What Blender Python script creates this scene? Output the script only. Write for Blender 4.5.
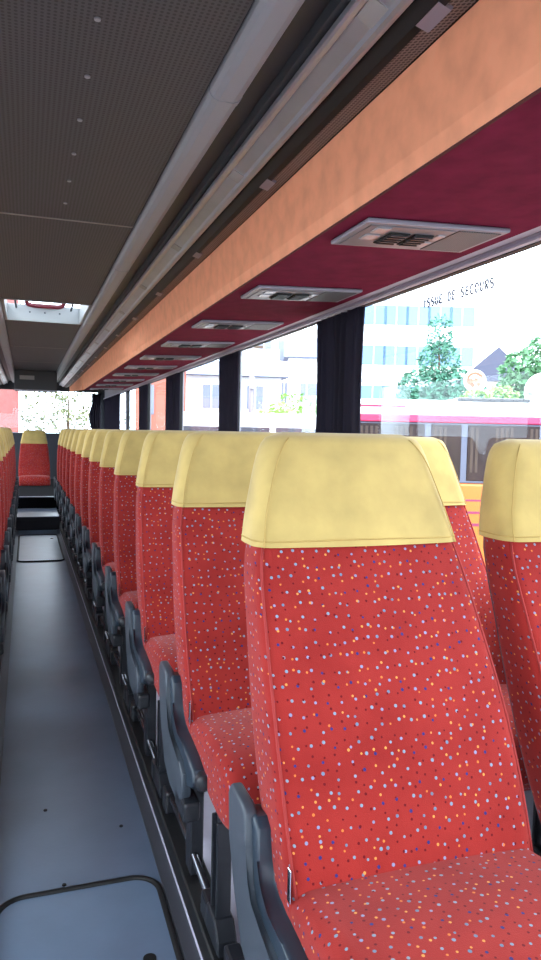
import bpy, bmesh, math, random
import numpy as np
from mathutils import Vector, Matrix

for o in list(bpy.data.objects):
    bpy.data.objects.remove(o)
S = bpy.context.scene
C = S.collection
H = 1.28                      # eye height above the aisle floor; z below is written relative to the eye where it says e(z)

def e(z):
    return z + H

# ------------------------------------------------------------------ camera
yaw, pitch, roll = math.radians(18.79), math.radians(3.724), math.radians(1.2)
fw = Vector((math.sin(yaw) * math.cos(pitch), math.cos(yaw) * math.cos(pitch), -math.sin(pitch)))
rt = Vector((math.cos(yaw), -math.sin(yaw), 0))
up = rt.cross(fw)
ri = rt * math.cos(roll) + up * math.sin(roll)
ui = up * math.cos(roll) - rt * math.sin(roll)
cam = bpy.data.cameras.new('camera')
cam.sensor_fit = 'VERTICAL'
cam.sensor_height = 36
cam.lens = 27.0
cam.clip_start = 0.03
cam.clip_end = 500
co = bpy.data.objects.new('camera', cam)
C.objects.link(co)
M = Matrix((ri, ui, -fw)).transposed().to_4x4()
M.translation = (0, 0, H)
co.matrix_world = M
S.camera = co

# ------------------------------------------------------------------ world / exposure
W = bpy.data.worlds.new('overcast')
S.world = W
W.use_nodes = True
nt = W.node_tree
nt.nodes.clear()
wo = nt.nodes.new('ShaderNodeOutputWorld')
bg = nt.nodes.new('ShaderNodeBackground')
tc = nt.nodes.new('ShaderNodeTexCoord')
sp = nt.nodes.new('ShaderNodeSeparateXYZ')
cr = nt.nodes.new('ShaderNodeValToRGB')
cr.color_ramp.elements[0].position = 0.0
cr.color_ramp.elements[0].color = (0.72, 0.84, 1.0, 1)
cr.color_ramp.elements[1].position = 0.6
cr.color_ramp.elements[1].color = (0.86, 0.93, 1.0, 1)
nt.links.new(tc.outputs['Generated'], sp.inputs[0])
nt.links.new(sp.outputs['Z'], cr.inputs[0])
nt.links.new(cr.outputs[0], bg.inputs['Color'])
bg.inputs['Strength'].default_value = 9.5
nt.links.new(bg.outputs[0], wo.inputs['Surface'])
sun = bpy.data.lights.new('hazy_sun', 'SUN')
sun.energy = 3.0
sun.angle = math.radians(40)
sun.color = (1.0, 0.96, 0.9)
so = bpy.data.objects.new('hazy_sun', sun)
C.objects.link(so)
so.rotation_euler = Vector((0.25, 0.75, -0.62)).to_track_quat('-Z', 'Y').to_euler()
so.location = (0, -20, 30)

S.view_settings.view_transform = 'Standard'
S.view_settings.look = 'None'
S.view_settings.gamma = 1
S.view_settings.use_curve_mapping = False
S.view_settings.exposure = 0.0
S.cycles.use_denoising = True
S.cycles.max_bounces = 10
S.cycles.diffuse_bounces = 5
S.cycles.transparent_max_bounces = 16
S.cycles.sample_clamp_indirect = 8

# ------------------------------------------------------------------ materials
def lin(c):
    return c / 12.92 if c <= 0.04045 else ((c + 0.055) / 1.055) ** 2.4

def rgb(r, g, b):
    return (lin(r / 255), lin(g / 255), lin(b / 255), 1)

def mat(name, col, rough=0.6, metal=0.0, noise=0.0, nscale=20, bump=0.0, bscale=200, spec=0.5, sheen=0.0):
    m = bpy.data.materials.new(name)
    m.use_nodes = True
    n = m.node_tree.nodes
    l = m.node_tree.links
    b = n['Principled BSDF']
    b.inputs['Base Color'].default_value = col
    b.inputs['Roughness'].default_value = rough
    b.inputs['Metallic'].default_value = metal
    b.inputs['Specular IOR Level'].default_value = spec
    b.inputs['Sheen Weight'].default_value = sheen
    t = n.new('ShaderNodeTexCoord')
    if noise > 0:
        x = n.new('ShaderNodeTexNoise')
        x.inputs['Scale'].default_value = nscale
        x.inputs['Detail'].default_value = 5
        l.new(t.outputs['Object'], x.inputs['Vector'])
        r = n.new('ShaderNodeMapRange')
        r.inputs['From Min'].default_value = 0.3
        r.inputs['From Max'].default_value = 0.7
        r.inputs['To Min'].default_value = 1 - noise
        r.inputs['To Max'].default_value = 1 + noise
        l.new(x.outputs['Fac'], r.inputs['Value'])
        mx = n.new('ShaderNodeVectorMath')
        mx.operation = 'SCALE'
        mx.inputs[0].default_value = col[:3]
        l.new(r.outputs[0], mx.inputs['Scale'])
        l.new(mx.outputs[0], b.inputs['Base Color'])
    if bump > 0:
        x2 = n.new('ShaderNodeTexNoise')
        x2.inputs['Scale'].default_value = bscale
        l.new(t.outputs['Object'], x2.inputs['Vector'])
        bp = n.new('ShaderNodeBump')
        bp.inputs['Strength'].default_value = bump
        bp.inputs['Distance'].default_value = 0.002
        l.new(x2.outputs['Fac'], bp.inputs['Height'])
        l.new(bp.outputs[0], b.inputs['Normal'])
    return m

def fabric():
    m = mat('dotted_red_fabric', rgb(200, 58, 50), 0.9, sheen=0.08, spec=0.2)
    n = m.node_tree.nodes
    l = m.node_tree.links
    b = n['Principled BSDF']
    uv = n.new('ShaderNodeUVMap')
    uv.uv_map = 'UVMap'
    nz = n.new('ShaderNodeTexNoise')
    nz.inputs['Scale'].default_value = 9
    nz.inputs['Detail'].default_value = 6
    l.new(uv.outputs[0], nz.inputs['Vector'])
    base = n.new('ShaderNodeValToRGB')
    base.color_ramp.elements[0].position = 0.3
    base.color_ramp.elements[0].color = rgb(134, 30, 26)
    base.color_ramp.elements[1].position = 0.7
    base.color_ramp.elements[1].color = rgb(148, 39, 33)
    l.new(nz.outputs['Fac'], base.inputs[0])
    prev = base.outputs[0]
    for scale, th, off, cols in (
            (40, 0.105, 0.0, [(0, rgb(118, 132, 146)), (0.36, rgb(126, 124, 150)), (0.62, rgb(46, 38, 92)), (0.80, rgb(100, 112, 130))]),
            (42, 0.088, 3.37, [(0, rgb(98, 8, 18)), (0.30, rgb(204, 132, 66)), (0.50, rgb(98, 8, 18)), (0.78, rgb(200, 108, 50))])):
        mp = n.new('ShaderNodeVectorMath')
        mp.operation = 'ADD'
        mp.inputs[1].default_value = (off, off * 0.7, 0)
        l.new(uv.outputs[0], mp.inputs[0])
        v = n.new('ShaderNodeTexVoronoi')
        v.voronoi_dimensions = '2D'
        v.inputs['Scale'].default_value = scale
        v.inputs['Randomness'].default_value = 0.55
        l.new(mp.outputs[0], v.inputs['Vector'])
        sep = n.new('ShaderNodeSeparateColor')
        l.new(v.outputs['Color'], sep.inputs[0])
        ramp = n.new('ShaderNodeValToRGB')
        ramp.color_ramp.interpolation = 'CONSTANT'
        el = ramp.color_ramp.elements
        el[0].position, el[0].color = cols[0]
        el[1].position, el[1].color = cols[1]
        for p, c in cols[2:]:
            k = el.new(p)
            k.color = c
        l.new(sep.outputs[0], ramp.inputs[0])
        rad = n.new('ShaderNodeMath')          # dot size differs from dot to dot
        rad.operation = 'MULTIPLY_ADD'
        rad.inputs[1].default_value = th * 0.35
        rad.inputs[2].default_value = th * 0.85
        l.new(sep.outputs[1], rad.inputs[0])
        lt = n.new('ShaderNodeMath')
        lt.operation = 'LESS_THAN'
        l.new(v.outputs['Distance'], lt.inputs[0])
        l.new(rad.outputs[0], lt.inputs[1])
        mix = n.new('ShaderNodeMix')
        mix.data_type = 'RGBA'
        l.new(lt.outputs[0], mix.inputs['Factor'])
        l.new(prev, mix.inputs['A'])
        l.new(ramp.outputs[0], mix.inputs['B'])
        prev = mix.outputs['Result']
    l.new(prev, b.inputs['Base Color'])
    x2 = n.new('ShaderNodeTexNoise')
    x2.inputs['Scale'].default_value = 500
    l.new(uv.outputs[0], x2.inputs['Vector'])
    bp = n.new('ShaderNodeBump')
    bp.inputs['Strength'].default_value = 0.25
    bp.inputs['Distance'].default_value = 0.002
    l.new(x2.outputs['Fac'], bp.inputs['Height'])
    l.new(bp.outputs[0], b.inputs['Normal'])
    return m

def holes(name, base, dark, pitch, rad, rough=0.6, axes=('X', 'Y'), space='Object'):
    """a sheet punched with a regular grid of round holes"""
    m = mat(name, base, rough)
    n = m.node_tree.nodes
    l = m.node_tree.links
    b = n['Principled BSDF']
    t = n.new('ShaderNodeTexCoord')
    s = n.new('ShaderNodeSeparateXYZ')
    l.new(t.outputs[space], s.inputs[0])
    acc = None
    sq = []
    for ax in axes:
        d = n.new('ShaderNodeMath'); d.operation = 'DIVIDE'; d.inputs[1].default_value = pitch
        l.new(s.outputs[ax], d.inputs[0])
        fr = n.new('ShaderNodeMath'); fr.operation = 'FRACT'
        l.new(d.outputs[0], fr.inputs[0])
        su = n.new('ShaderNodeMath'); su.operation = 'SUBTRACT'; su.inputs[1].default_value = 0.5
        l.new(fr.outputs[0], su.inputs[0])
        p = n.new('ShaderNodeMath'); p.operation = 'MULTIPLY'
        l.new(su.outputs[0], p.inputs[0]); l.new(su.outputs[0], p.inputs[1])
        sq.append(p)
    a = n.new('ShaderNodeMath'); a.operation = 'ADD'
    l.new(sq[0].outputs[0], a.inputs[0]); l.new(sq[1].outputs[0], a.inputs[1])
    lt = n.new('ShaderNodeMath'); lt.operation = 'LESS_THAN'; lt.inputs[1].default_value = rad * rad
    l.new(a.outputs[0], lt.inputs[0])
    mix = n.new('ShaderNodeMix'); mix.data_type = 'RGBA'
    mix.inputs['A'].default_value = base
    mix.inputs['B'].default_value = dark
    l.new(lt.outputs[0], mix.inputs['Factor'])
    l.new(mix.outputs['Result'], b.inputs['Base Color'])
    return m

def glass(name, tint=(0.95, 0.97, 0.97, 1), f0=0.014):
    m = bpy.data.materials.new(name)
    m.use_nodes = True
    n = m.node_tree.nodes
    l = m.node_tree.links
    n.clear()
    out = n.new('ShaderNodeOutputMaterial')
    tr = n.new('ShaderNodeBsdfTransparent')
    tr.inputs[0].default_value = tint
    gl = n.new('ShaderNodeBsdfGlossy')
    gl.inputs['Roughness'].default_value = 0.0
    lw = n.new('ShaderNodeLayerWeight')
    lw.inputs['Blend'].default_value = 0.12
    ad = n.new('ShaderNodeMath'); ad.operation = 'MULTIPLY_ADD'
    ad.inputs[1].default_value = 0.15
    ad.inputs[2].default_value = f0
    l.new(lw.outputs['Fresnel'], ad.inputs[0])
    ad.use_clamp = True
    mx = n.new('ShaderNodeMixShader')
    l.new(ad.outputs[0], mx.inputs[0])
    l.new(tr.outputs[0], mx.inputs[1])
    l.new(gl.outputs[0], mx.inputs[2])
    l.new(mx.outputs[0], out.inputs[0])
    return m

def thin(name, col, tcol, fac):
    m = bpy.data.materials.new(name)
    m.use_nodes = True
    n = m.node_tree.nodes
    l = m.node_tree.links
    n.clear()
    out = n.new('ShaderNodeOutputMaterial')
    d = n.new('ShaderNodeBsdfDiffuse'); d.inputs[0].default_value = col
    t = n.new('ShaderNodeBsdfTranslucent'); t.inputs[0].default_value = tcol
    mx = n.new('ShaderNodeMixShader'); mx.inputs[0].default_value = fac
    l.new(d.outputs[0], mx.inputs[1]); l.new(t.outputs[0], mx.inputs[2])
    l.new(mx.outputs[0], out.inputs[0])
    return m

FAB = fabric()
YEL = mat('yellow_suede', rgb(184, 157, 94), 0.85, noise=0.17, nscale=9, bump=0.15, bscale=60, sheen=0.2, spec=0.2)
YELS = mat('yellow_seam', rgb(178, 148, 82), 0.85)
REDP = mat('red_piping', rgb(146, 40, 36), 0.85)
GREY = mat('grey_plastic', rgb(56, 63, 72), 0.5, bump=0.05)
SLATE = mat('slate_plastic', rgb(36, 48, 60), 0.42, bump=0.05)
BLK = mat('black_metal', rgb(30, 32, 38), 0.35, spec=0.5)
CHR = mat('chrome', rgb(190, 192, 200), 0.2, 1.0)
TUB = mat('dark_tube', rgb(104, 106, 114), 0.25, 0.9)
BLK2 = mat('black_track', rgb(17, 18, 21), 0.5)
ALU = mat('brushed_aluminium', rgb(164, 168, 178), 0.32, 0.6, noise=0.06, nscale=8)
ALUW = mat('painted_aluminium', rgb(190, 180, 194), 0.4, 0.1)
RUB = mat('black_rubber', rgb(18, 18, 20), 0.55, spec=0.3)
ORG = mat('orange_suede', rgb(250, 170, 130), 0.85, noise=0.10, nscale=14, bump=0.2, bscale=40, sheen=0.05, spec=0.15)
CRI = mat('crimson_suede', rgb(112, 29, 56), 0.9, noise=0.16, nscale=14, bump=0.2, bscale=40, sheen=0.0, spec=0.08)
CEIL = holes('perforated_ceiling_panel', rgb(71, 72, 75), rgb(44, 43, 44), 0.013, 0.3, 0.6)
CEILP = mat('plain_dark_liner', rgb(50, 52, 56), 0.5)
COND = mat('grey_channel', rgb(142, 146, 152), 0.5)
GRIL = holes('perforated_strip', rgb(120, 118, 118), rgb(14, 14, 16), 0.011, 0.36, 0.5)
FLOOR = mat('blue_grey_vinyl', rgb(82, 98, 122), 0.33, noise=0.10, nscale=6, bump=0.12, bscale=90, spec=1.0)
FLOORH = mat('blue_grey_vinyl_panel', rgb(86, 104, 128), 0.34, noise=0.10, nscale=7, bump=0.12, bscale=90, spec=1.0)
PLAT = mat('lavender_grey_vinyl', rgb(204, 202, 220), 0.5, noise=0.05)
WALLM = mat('grey_side_lining', rgb(150, 148, 156), 0.7, noise=0.05)
DARKW = mat('dark_lining', rgb(50, 52, 60), 0.7)
CURT = thin('dark_curtain_cloth', rgb(44, 41, 48), rgb(100, 95, 120), 0.20)
GLASS = glass('window_glass')
BLIND = thin('white_acrylic', rgb(235, 238, 240), rgb(240, 242, 244), 0.6)
HATW = mat('white_hatch_plastic', rgb(150, 156, 158), 0.5)
MARO = mat('maroon_plastic', rgb(96, 26, 40), 0.4)
INK = mat('black_lettering', rgb(40, 38, 60), 0.6)
LAMPM = mat('lamp_lens', rgb(160, 158, 164), 0.25)
SGRID = holes('speaker_mesh', rgb(86, 84, 88), rgb(44, 42, 44), 0.008, 0.33, 0.5)
BEZ = mat('lilac_grey_bezel', rgb(138, 132, 144), 0.4, 0.2)
TAG = mat('label_plate', rgb(150, 148, 146), 0.5)

# ------------------------------------------------------------------ helpers
def link(name, me, m=None, parent=None):
    o = bpy.data.objects.new(name, me)
    C.objects.link(o)
    if m is not None:
        me.materials.append(m)
    if parent is not None:
        o.parent = parent
    return o

def obj(name, bm, m, parent=None, smooth=False, angle=None):
    me = bpy.data.meshes.new(name)
    bmesh.ops.recalc_face_normals(bm, faces=bm.faces)
    bm.to_mesh(me)
    bm.free()
    if smooth:
        for p in me.polygons:
            p.use_smooth = True
        if angle:
            me.set_sharp_from_angle(angle=math.radians(angle))
    return link(name, me, m, parent)

def thing(name, label, cat, loc=(0, 0, 0), rz=0, group=None):
    o = bpy.data.objects.new(name, None)
    C.objects.link(o)
    o.empty_display_size = 0.1
    o.location = loc
    o.rotation_euler = (0, 0, rz)
    return tag(o, label, cat, group)

def tag(o, label, cat, group=None):
    o['label'] = label
    o['category'] = cat
    if group:
        o['group'] = group
    return o

def struct(o):
    o['kind'] = 'structure'
    return o

def B():
    return bmesh.new()

def box(bm, x0, x1, y0, y1, z0, z1, bev=0.0, seg=2):
    vs = [bm.verts.new((x, y, z)) for x in (x0, x1) for y in (y0, y1) for z in (z0, z1)]
    fs = [bm.faces.new([vs[i] for i in q]) for q in ((0, 1, 3, 2), (4, 6, 7, 5), (0, 4, 5, 1), (2, 3, 7, 6), (0, 2, 6, 4), (1, 5, 7, 3))]
    if bev:
        es = list({ed for f in fs for ed in f.edges})
        bmesh.ops.bevel(bm, geom=es, offset=bev, segments=seg, affect='EDGES', profile=0.5)
    return bm

def prism(bm, pts, axis, a0, a1, bev=0.0, seg=2):
    """polygon pts extruded along an axis"""
    def P(p, a):
        return {'X': (a, p[0], p[1]), 'Y': (p[0], a, p[1]), 'Z': (p[0], p[1], a)}[axis]
    A = [bm.verts.new(P(p, a0)) for p in pts]
    Bv = [bm.verts.new(P(p, a1)) for p in pts]
    n = len(pts)
    fs = [bm.faces.new(A), bm.faces.new(Bv[::-1])]
    for i in range(n):
        fs.append(bm.faces.new((A[i], Bv[i], Bv[(i + 1) % n], A[(i + 1) % n])))
    if bev:
        es = list({ed for f in fs[:2] for ed in f.edges})
        bmesh.ops.bevel(bm, geom=es, offset=bev, segments=seg, affect='EDGES', profile=0.5)
    return bm

def smoothpts(pts, sub=3, closed=True):
    """Catmull-Rom through the points"""
    n = len(pts)
    out = []
    P = [np.array(p, float) for p in pts]
    rng = range(n) if closed else range(n - 1)
    for i in rng:
        p0 = P[(i - 1) % n] if closed or i > 0 else P[i]
        p1 = P[i]
        p2 = P[(i + 1) % n]
        p3 = P[(i + 2) % n] if closed or i + 2 < n else p2
        for k in range(sub):
            t = k / sub
            out.append(0.5 * (2 * p1 + (p2 - p0) * t + (2 * p0 - 5 * p1 + 4 * p2 - p3) * t * t + (3 * p1 - p0 - 3 * p2 + p3) * t ** 3))
    if not closed:
        out.append(P[-1])
    return out

def tube(bm, pts, r, n=8, closed=False, caps=True):
    P = [Vector(p) for p in pts]
    rings = []
    m = len(P)
    prev = None
    for i, p in enumerate(P):
        if closed:
            d = (P[(i + 1) % m] - P[i - 1])
        else:
            d = P[min(i + 1, m - 1)] - P[max(i - 1, 0)]
        d.normalize()
        if prev is None:
            a = Vector((0, 0, 1)) if abs(d.z) < 0.9 else Vector((1, 0, 0))
            u = d.cross(a).normalized()
        else:
            u = (prev - d * prev.dot(d)).normalized()
        prev = u
        v = d.cross(u)
        rr = r[i] if isinstance(r, (list, tuple)) else r
        rings.append([bm.verts.new(p + (u * math.cos(2 * math.pi * k / n) + v * math.sin(2 * math.pi * k / n)) * rr) for k in range(n)])
    for i in range(m if closed else m - 1):
        a, b = rings[i], rings[(i + 1) % m]
        for k in range(n):
            bm.faces.new((a[k], a[(k + 1) % n], b[(k + 1) % n], b[k]))
    if caps and not closed:
        bm.faces.new(rings[0][::-1])
        bm.faces.new(rings[-1])
    return bm

def cyl(bm, p0, p1, r, n=16):
    return tube(bm, [p0, p1], r, n)

def disc(bm, c, axis, r, h, n=24):
    c = Vector(c)
    a = Vector(axis).normalized()
    return tube(bm, [c - a * h / 2, c + a * h / 2], r, n)

def loft(bm, rings, cap=True):
    """closed rings of equal count; UV in metres"""
    uvl = bm.loops.layers.uv.new('UVMap')
    V = [[bm.verts.new(p) for p in R] for R in rings]
    n = len(rings[0])
    us = []
    for R in rings:
        d = [0.0]
        for i in range(n):
            d.append(d[-1] + (Vector(R[(i + 1) % n]) - Vector(R[i])).length)
        us.append(d)
    mid = us[len(us) // 2]
    q = n // 2
    vs = [0.0]
    for i in range(1, len(rings)):
        vs.append(vs[-1] + (Vector(rings[i][q]) - Vector(rings[i - 1][q])).length)
    for i in range(len(rings) - 1):
        for k in range(n):
            f = bm.faces.new((V[i][k], V[i][(k + 1) % n], V[i + 1][(k + 1) % n], V[i + 1][k]))
            for lp, (a, b) in zip(f.loops, ((i, k), (i, k + 1), (i + 1, k + 1), (i + 1, k))):
                # keep dots round: measure from the middle of the front
                lp[uvl].uv = (us[a][b] - us[a][q] + 1.0, vs[a])
    if cap:
        for R, idx, sgn in ((V[0], 0, -1), (V[-1], len(V) - 1, 1)):
            f = bm.faces.new(R[::sgn])
            for lp in f.loops:
                lp[uvl].uv = (lp.vert.co.x + 3, lp.vert.co.z + lp.vert.co.y)
    return bm

def rring(w, a, b, r, bulge=0.0, k=5, m=9):
    """rounded rectangle, half-width w in x, from a (front) to b (back); the ring starts at the back so the middle of the front is half-way"""
    r = min(r, w * 0.95, abs(b - a) * 0.48)
    pts = []
    def arc(cx, cy, t0):
        for i in range(k + 1):
            t = t0 - (math.pi / 2) * i / k
            pts.append((cx + r * math.cos(t), cy + r * math.sin(t)))
    pts.append((0.0, b))
    arc(w - r, b - r, math.pi / 2)
    arc(w - r, a + r, 0)
    for i in range(1, m):
        x = (w - r) * (1 - 2 * i / m)
        pts.append((x, a - bulge * (1 - (x / (w - r)) ** 2)))
    arc(-(w - r), a + r, -math.pi / 2)
    arc(-(w - r), b - r, math.pi)
    return pts

def resample(keys, n):
    """keys: list of tuples, first is the parameter; smooth interpolation"""
    K = np.array(keys, float)
    t = K[:, 0]
    T = np.linspace(t[0], t[-1], n)
    cols = [T]
    for c in range(1, K.shape[1]):
        y = K[:, c]
        m = np.gradient(y, t)
        out = []
        for x in T:
            i = min(max(np.searchsorted(t, x) - 1, 0), len(t) - 2)
            h = t[i + 1] - t[i]
            s = (x - t[i]) / h
            out.append((2 * s**3 - 3 * s**2 + 1) * y[i] + (s**3 - 2 * s**2 + s) * h * m[i] + (-2 * s**3 + 3 * s**2) * y[i + 1] + (s**3 - s**2) * h * m[i + 1])
        cols.append(np.array(out))
    return list(zip(*cols))

def copy_tree(o, parent=None):
    c = o.copy()
    C.objects.link(c)
    if parent is not None:
        c.parent = parent
    for ch in list(o.children):
        copy_tree(ch, c)
    return c

# ------------------------------------------------------------------ the setting: bus shell
XR, XL = 1.44, -1.167          # inner faces of the side walls (the aisle's middle is x = 0.1365)
XM = 0.1365
Y0, Y1 = -2.2, 14.3
def sbox(name, m, *a, **k):
    return struct(obj(name, box(B(), *a, **k), m))

# floor of the aisle with its edge strips
fl = sbox('floor', FLOOR, -0.127, 0.40, Y0, 9.47, -0.06, 0.0)
for i, (x, y) in enumerate([(0.10, 2.02), (0.29, 2.28), (0.06, 2.45)]):
    obj('floor_screw', disc(B(), (x, y, 0.001), (0, 0, 1), 0.006, 0.004, 12), RUB, fl)
for nm, xa, xb, s in (('floor_right', 0.40, XR + 0.06, 1), ('floor_left', XL - 0.06, -0.127, -1)):
    sbox(nm, PLAT, xa, xb, Y0, Y1, -0.06, 0.08)
# aluminium edging along the aisle
for nm, xa, xb in (('trim_1', 0.362, 0.3995), ('trim_2', -0.1265, -0.088)):
    bm = box(B(), xa, xb, Y0 + 0.1, 9.46, 0.0, 0.007, 0.002, 1)
    t = struct(obj(nm, bm, mat(nm + '_metal', rgb(92, 96, 106), 0.4, 0.7)))
for nm, xa, xb in (('trim_3', 0.3985, 0.470), ('trim_4', -0.197, -0.1255)):
    bm = box(B(), xa, xb, Y0 + 0.1, 10.4, 0.02, 0.086, 0.004, 1)
    struct(obj(nm, bm, BLK2))
# steps up to the rear bench
STEP = mat('step_vinyl', rgb(96, 104, 122), 0.3, spec=0.6)
st = struct(obj('step_1', box(B(), -0.127, 0.40, 9.47, 10.47, -0.06, 0.16), DARKW))
obj('tread', box(B(), -0.127, 0.40, 9.46, 10.465, 0.16, 0.172, 0.004, 1), STEP, st)
st = struct(obj('step_2', box(B(), XL, XR, 10.47, Y1, -0.06, 0.32), mat('black_step', rgb(22, 22, 26), 0.95, spec=0.05)))
obj('tread', box(B(), -0.127, 0.40, 10.46, 10.56, 0.32, 0.33, 0.003, 1), STEP, st)

# side walls: lower lining, header, pillars
PIL = [-0.9, 1.1, 3.18, 5.16, 7.2, 9.2, 11.15, 13.1]
ZS, ZT = e(-0.46), e(0.60)
for nm, xa, xb, sg in (('wall_right', XR, XR + 0.06, 1), ('wall_left', XL - 0.06, XL, -1)):
    bm = B()
    box(bm, xa, xb, Y0, Y1, -0.06, ZS)
    box(bm, xa, xb, Y0, Y1, ZT, e(1.0))
    for y in PIL:
        box(bm, xa, xb, y - 0.045, y + 0.045, ZS, ZT)
    box(bm, xa, xb, Y0, Y0 + 0.1, ZS, ZT)
    box(bm, xa, xb, Y1 - 0.1, Y1, ZS, ZT)
    struct(obj(nm, bm, WALLM))
    ed = [Y0 + 0.1] + [v for y in PIL for v in (y - 0.045, y + 0.045)] + [Y1 - 0.1]
    for i in range(0, len(ed), 2):
        if ed[i + 1] - ed[i] < 0.3:
            pass
        xm = (xa + xb) / 2
        w = obj('window_%d' % (i // 2 + (1 if sg > 0 else 11)), box(B(), xm - 0.003, xm + 0.003, ed[i] + 0.001, ed[i + 1] - 0.001, ZS + 0.001, ZT - 0.001), GLASS)
        struct(w)
        xi = xa if sg > 0 else xb
        bm = B()
        for (y0_, y1_, z0_, z1_) in ((ed[i], ed[i] + 0.018, ZS, ZT), (ed[i + 1] - 0.018, ed[i + 1], ZS, ZT), (ed[i] + 0.018, ed[i + 1] - 0.018, ZS, ZS + 0.02), (ed[i] + 0.018, ed[i + 1] - 0.018, ZT - 0.012, ZT)):
            box(bm, xm - 0.014, xm + 0.014, y0_, y1_, z0_, z1_)
        obj('gasket', bm, RUB, w)

# rear wall with its window
bm = B()
ZRS, ZRT = e(-0.095), e(0.71)
box(bm, XL, XR, Y1, Y1 + 0.06, 0.30, ZRS)
box(bm, XL, XR, Y1, Y1 + 0.06, ZRT, e(1.0))
box(bm, XL, XL + 0.12, Y1, Y1 + 0.06, ZRS, ZRT)
box(bm, XR - 0.12, XR, Y1, Y1 + 0.06, ZRS, ZRT)
struct(obj('wall_rear', bm, DARKW))
w = struct(obj('window_10', box(B(), XL + 0.12, XR - 0.12, Y1 + 0.025, Y1 + 0.031, ZRS, ZRT), GLASS))
obj('sill', box(B(), XL + 0.12, XR - 0.12, Y1 - 0.03, Y1 + 0.02, ZRS, ZRS + 0.012), mat('pale_sill', rgb(170, 185, 205), 0.3), w)
# front wall and windscreen (behind the viewer)
bm = B()
box(bm, XL, XR, Y0 - 0.06, Y0, -0.06, 0.75)
box(bm, XL, XR, Y0 - 0.06, Y0, e(0.80), e(1.0))
struct(obj('wall_front', bm, DARKW))
struct(obj('window_20', box(B(), XL, XR, Y0 - 0.035, Y0 - 0.029, 0.75, e(0.80)), GLASS))

# ceiling: plain liners at the sides, perforated panels in the middle, the roof opening
HX0, HX1, HY0, HY1 = -0.16, 0.435, 5.2, 6.2
ZC = e(0.87)
bm = B()
box(bm, XL, HX0, Y0, Y1, ZC, e(0.985))
box(bm, HX1, XR, Y0, Y1, ZC, e(0.985))
box(bm, HX0, HX1, Y0, HY0, ZC, e(0.985))
box(bm, HX0, HX1, HY1, Y1, ZC, e(0.985))
cl = struct(obj('ceiling', bm, CEILP))
seams = [Y0 + 0.05, 0.6, 3.154, HY0]
for a, b in ((Y0 + 0.05, 0.60), (0.606, 3.151), (3.157, HY0), (HY1, 8.14), (8.146, 9.95), (9.956, 11.45), (12.06, 14.2)):
    obj('perforated_panel', box(B(), HX0 + 0.002, HX1 - 0.002, a, b, ZC - 0.008, ZC - 0.001), CEIL, cl)
for y in (0.603, 3.154, 8.143, 9.953):
    obj('joint_strip', box(B(), HX0, HX1, y - 0.006, y + 0.006, ZC - 0.011, ZC - 0.002, 0.002, 1), mat('joint_metal', rgb(132, 126, 122), 0.5), cl)
for k in range(7):
    obj('rivet', disc(B(), (0.143, 1.35 + 0.2625 * k, ZC - 0.009), (0, 0, 1), 0.007, 0.005, 12), ALU, cl)

# roof hatch
hx = tag(thing('roof_hatch', 'open white roof hatch with maroon loop handle in the dark ceiling', 'roof hatch', ((HX0 + HX1) / 2, 5.7, ZC)), 'open white roof hatch with maroon loop handle in the dark ceiling', 'roof hatch')
def rel(o, root):
    o.parent = root
    o.matrix_parent_inverse = Matrix.Translation(-Vector(root.location))
    return o
bm = B()
zt = e(0.990)
box(bm, HX0, HX1, HY1 - 0.03, HY1 - 0.001, ZC - 0.012, zt)
box(bm, HX0, HX1, HY0 + 0.001, HY0 + 0.02, ZC - 0.012, e(0.95))
box(bm, HX0 + 0.001, HX0 + 0.02, HY0, HY1 - 0.03, ZC - 0.012, zt)
box(bm, HX1 - 0.02, HX1 - 0.001, HY0, HY1 - 0.03, ZC - 0.012, zt)
rel(obj('curb', bm, HATW), hx)
rel(obj('lid', box(B(), HX0 - 0.04, HX1 + 0.04, HY0 - 0.05, HY1 + 0.06, e(1.13), e(1.17), 0.012), BLIND), hx)
lp = smoothpts([(0.02, 6.06, e(1.03)), (0.145, 6.05, e(1.035)), (0.27, 6.06, e(1.03)), (0.285, 6.08, e(1.00)), (0.26, 6.1, e(0.975)), (0.145, 6.1, e(0.972)), (0.03, 6.1, e(0.975)), (0.005, 6.08, e(1.00))], 4)
rel(obj('loop_handle', tube(B(), lp, 0.018, 8, closed=True), MARO, smooth=True), hx)
for s in (-1, 1):
    bm = B()
    tube(bm, [(0.145 + s * 0.13, 6.08, e(1.03)), (0.145 + s * 0.15, 5.98, e(1.10)), (0.145 + s * 0.15, 5.95, e(1.14))], 0.010, 8)
    rel(obj('stay', bm, MARO), hx)
for s in (-1, 1):
    bm = B()
    tube(bm, [(0.1375 + s * 0.21, HY1 - 0.04, e(0.96)), (0.1375 + s * 0.25, 5.7, e(1.14))], 0.008, 8)
    rel(obj('scissor_arm', bm, GREY), hx)
for x in (0.03, 0.145, 0.26):
    rel(obj('screw', disc(B(), (x, HY1 - 0.031, e(0.93)), (0, 1, 0), 0.007, 0.004, 10), GREY), hx)

# bulkhead box above the rear window
bx = thing('ceiling_end_box', 'dark grey box with pale plate under the ceiling above rear window', 'box', (0.14, 11.6, e(0.575)))
def at(bm, o=(0, 0, 0)):
    return bm
ob = rel(obj('casing', box(B(), -0.165, 0.445, 11.46, 12.05, e(0.575), ZC - 0.002, 0.01), CEILP), bx)
rel(obj('label_plate', box(B(), -0.09, 0.12, 11.452, 11.462, e(0.725), e(0.785)), TAG), bx)
rel(obj('lower_lip', box(B(), -0.165, 0.445, 11.45, 11.50, e(0.563), e(0.577), 0.003, 1), ALUW), bx)

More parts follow.
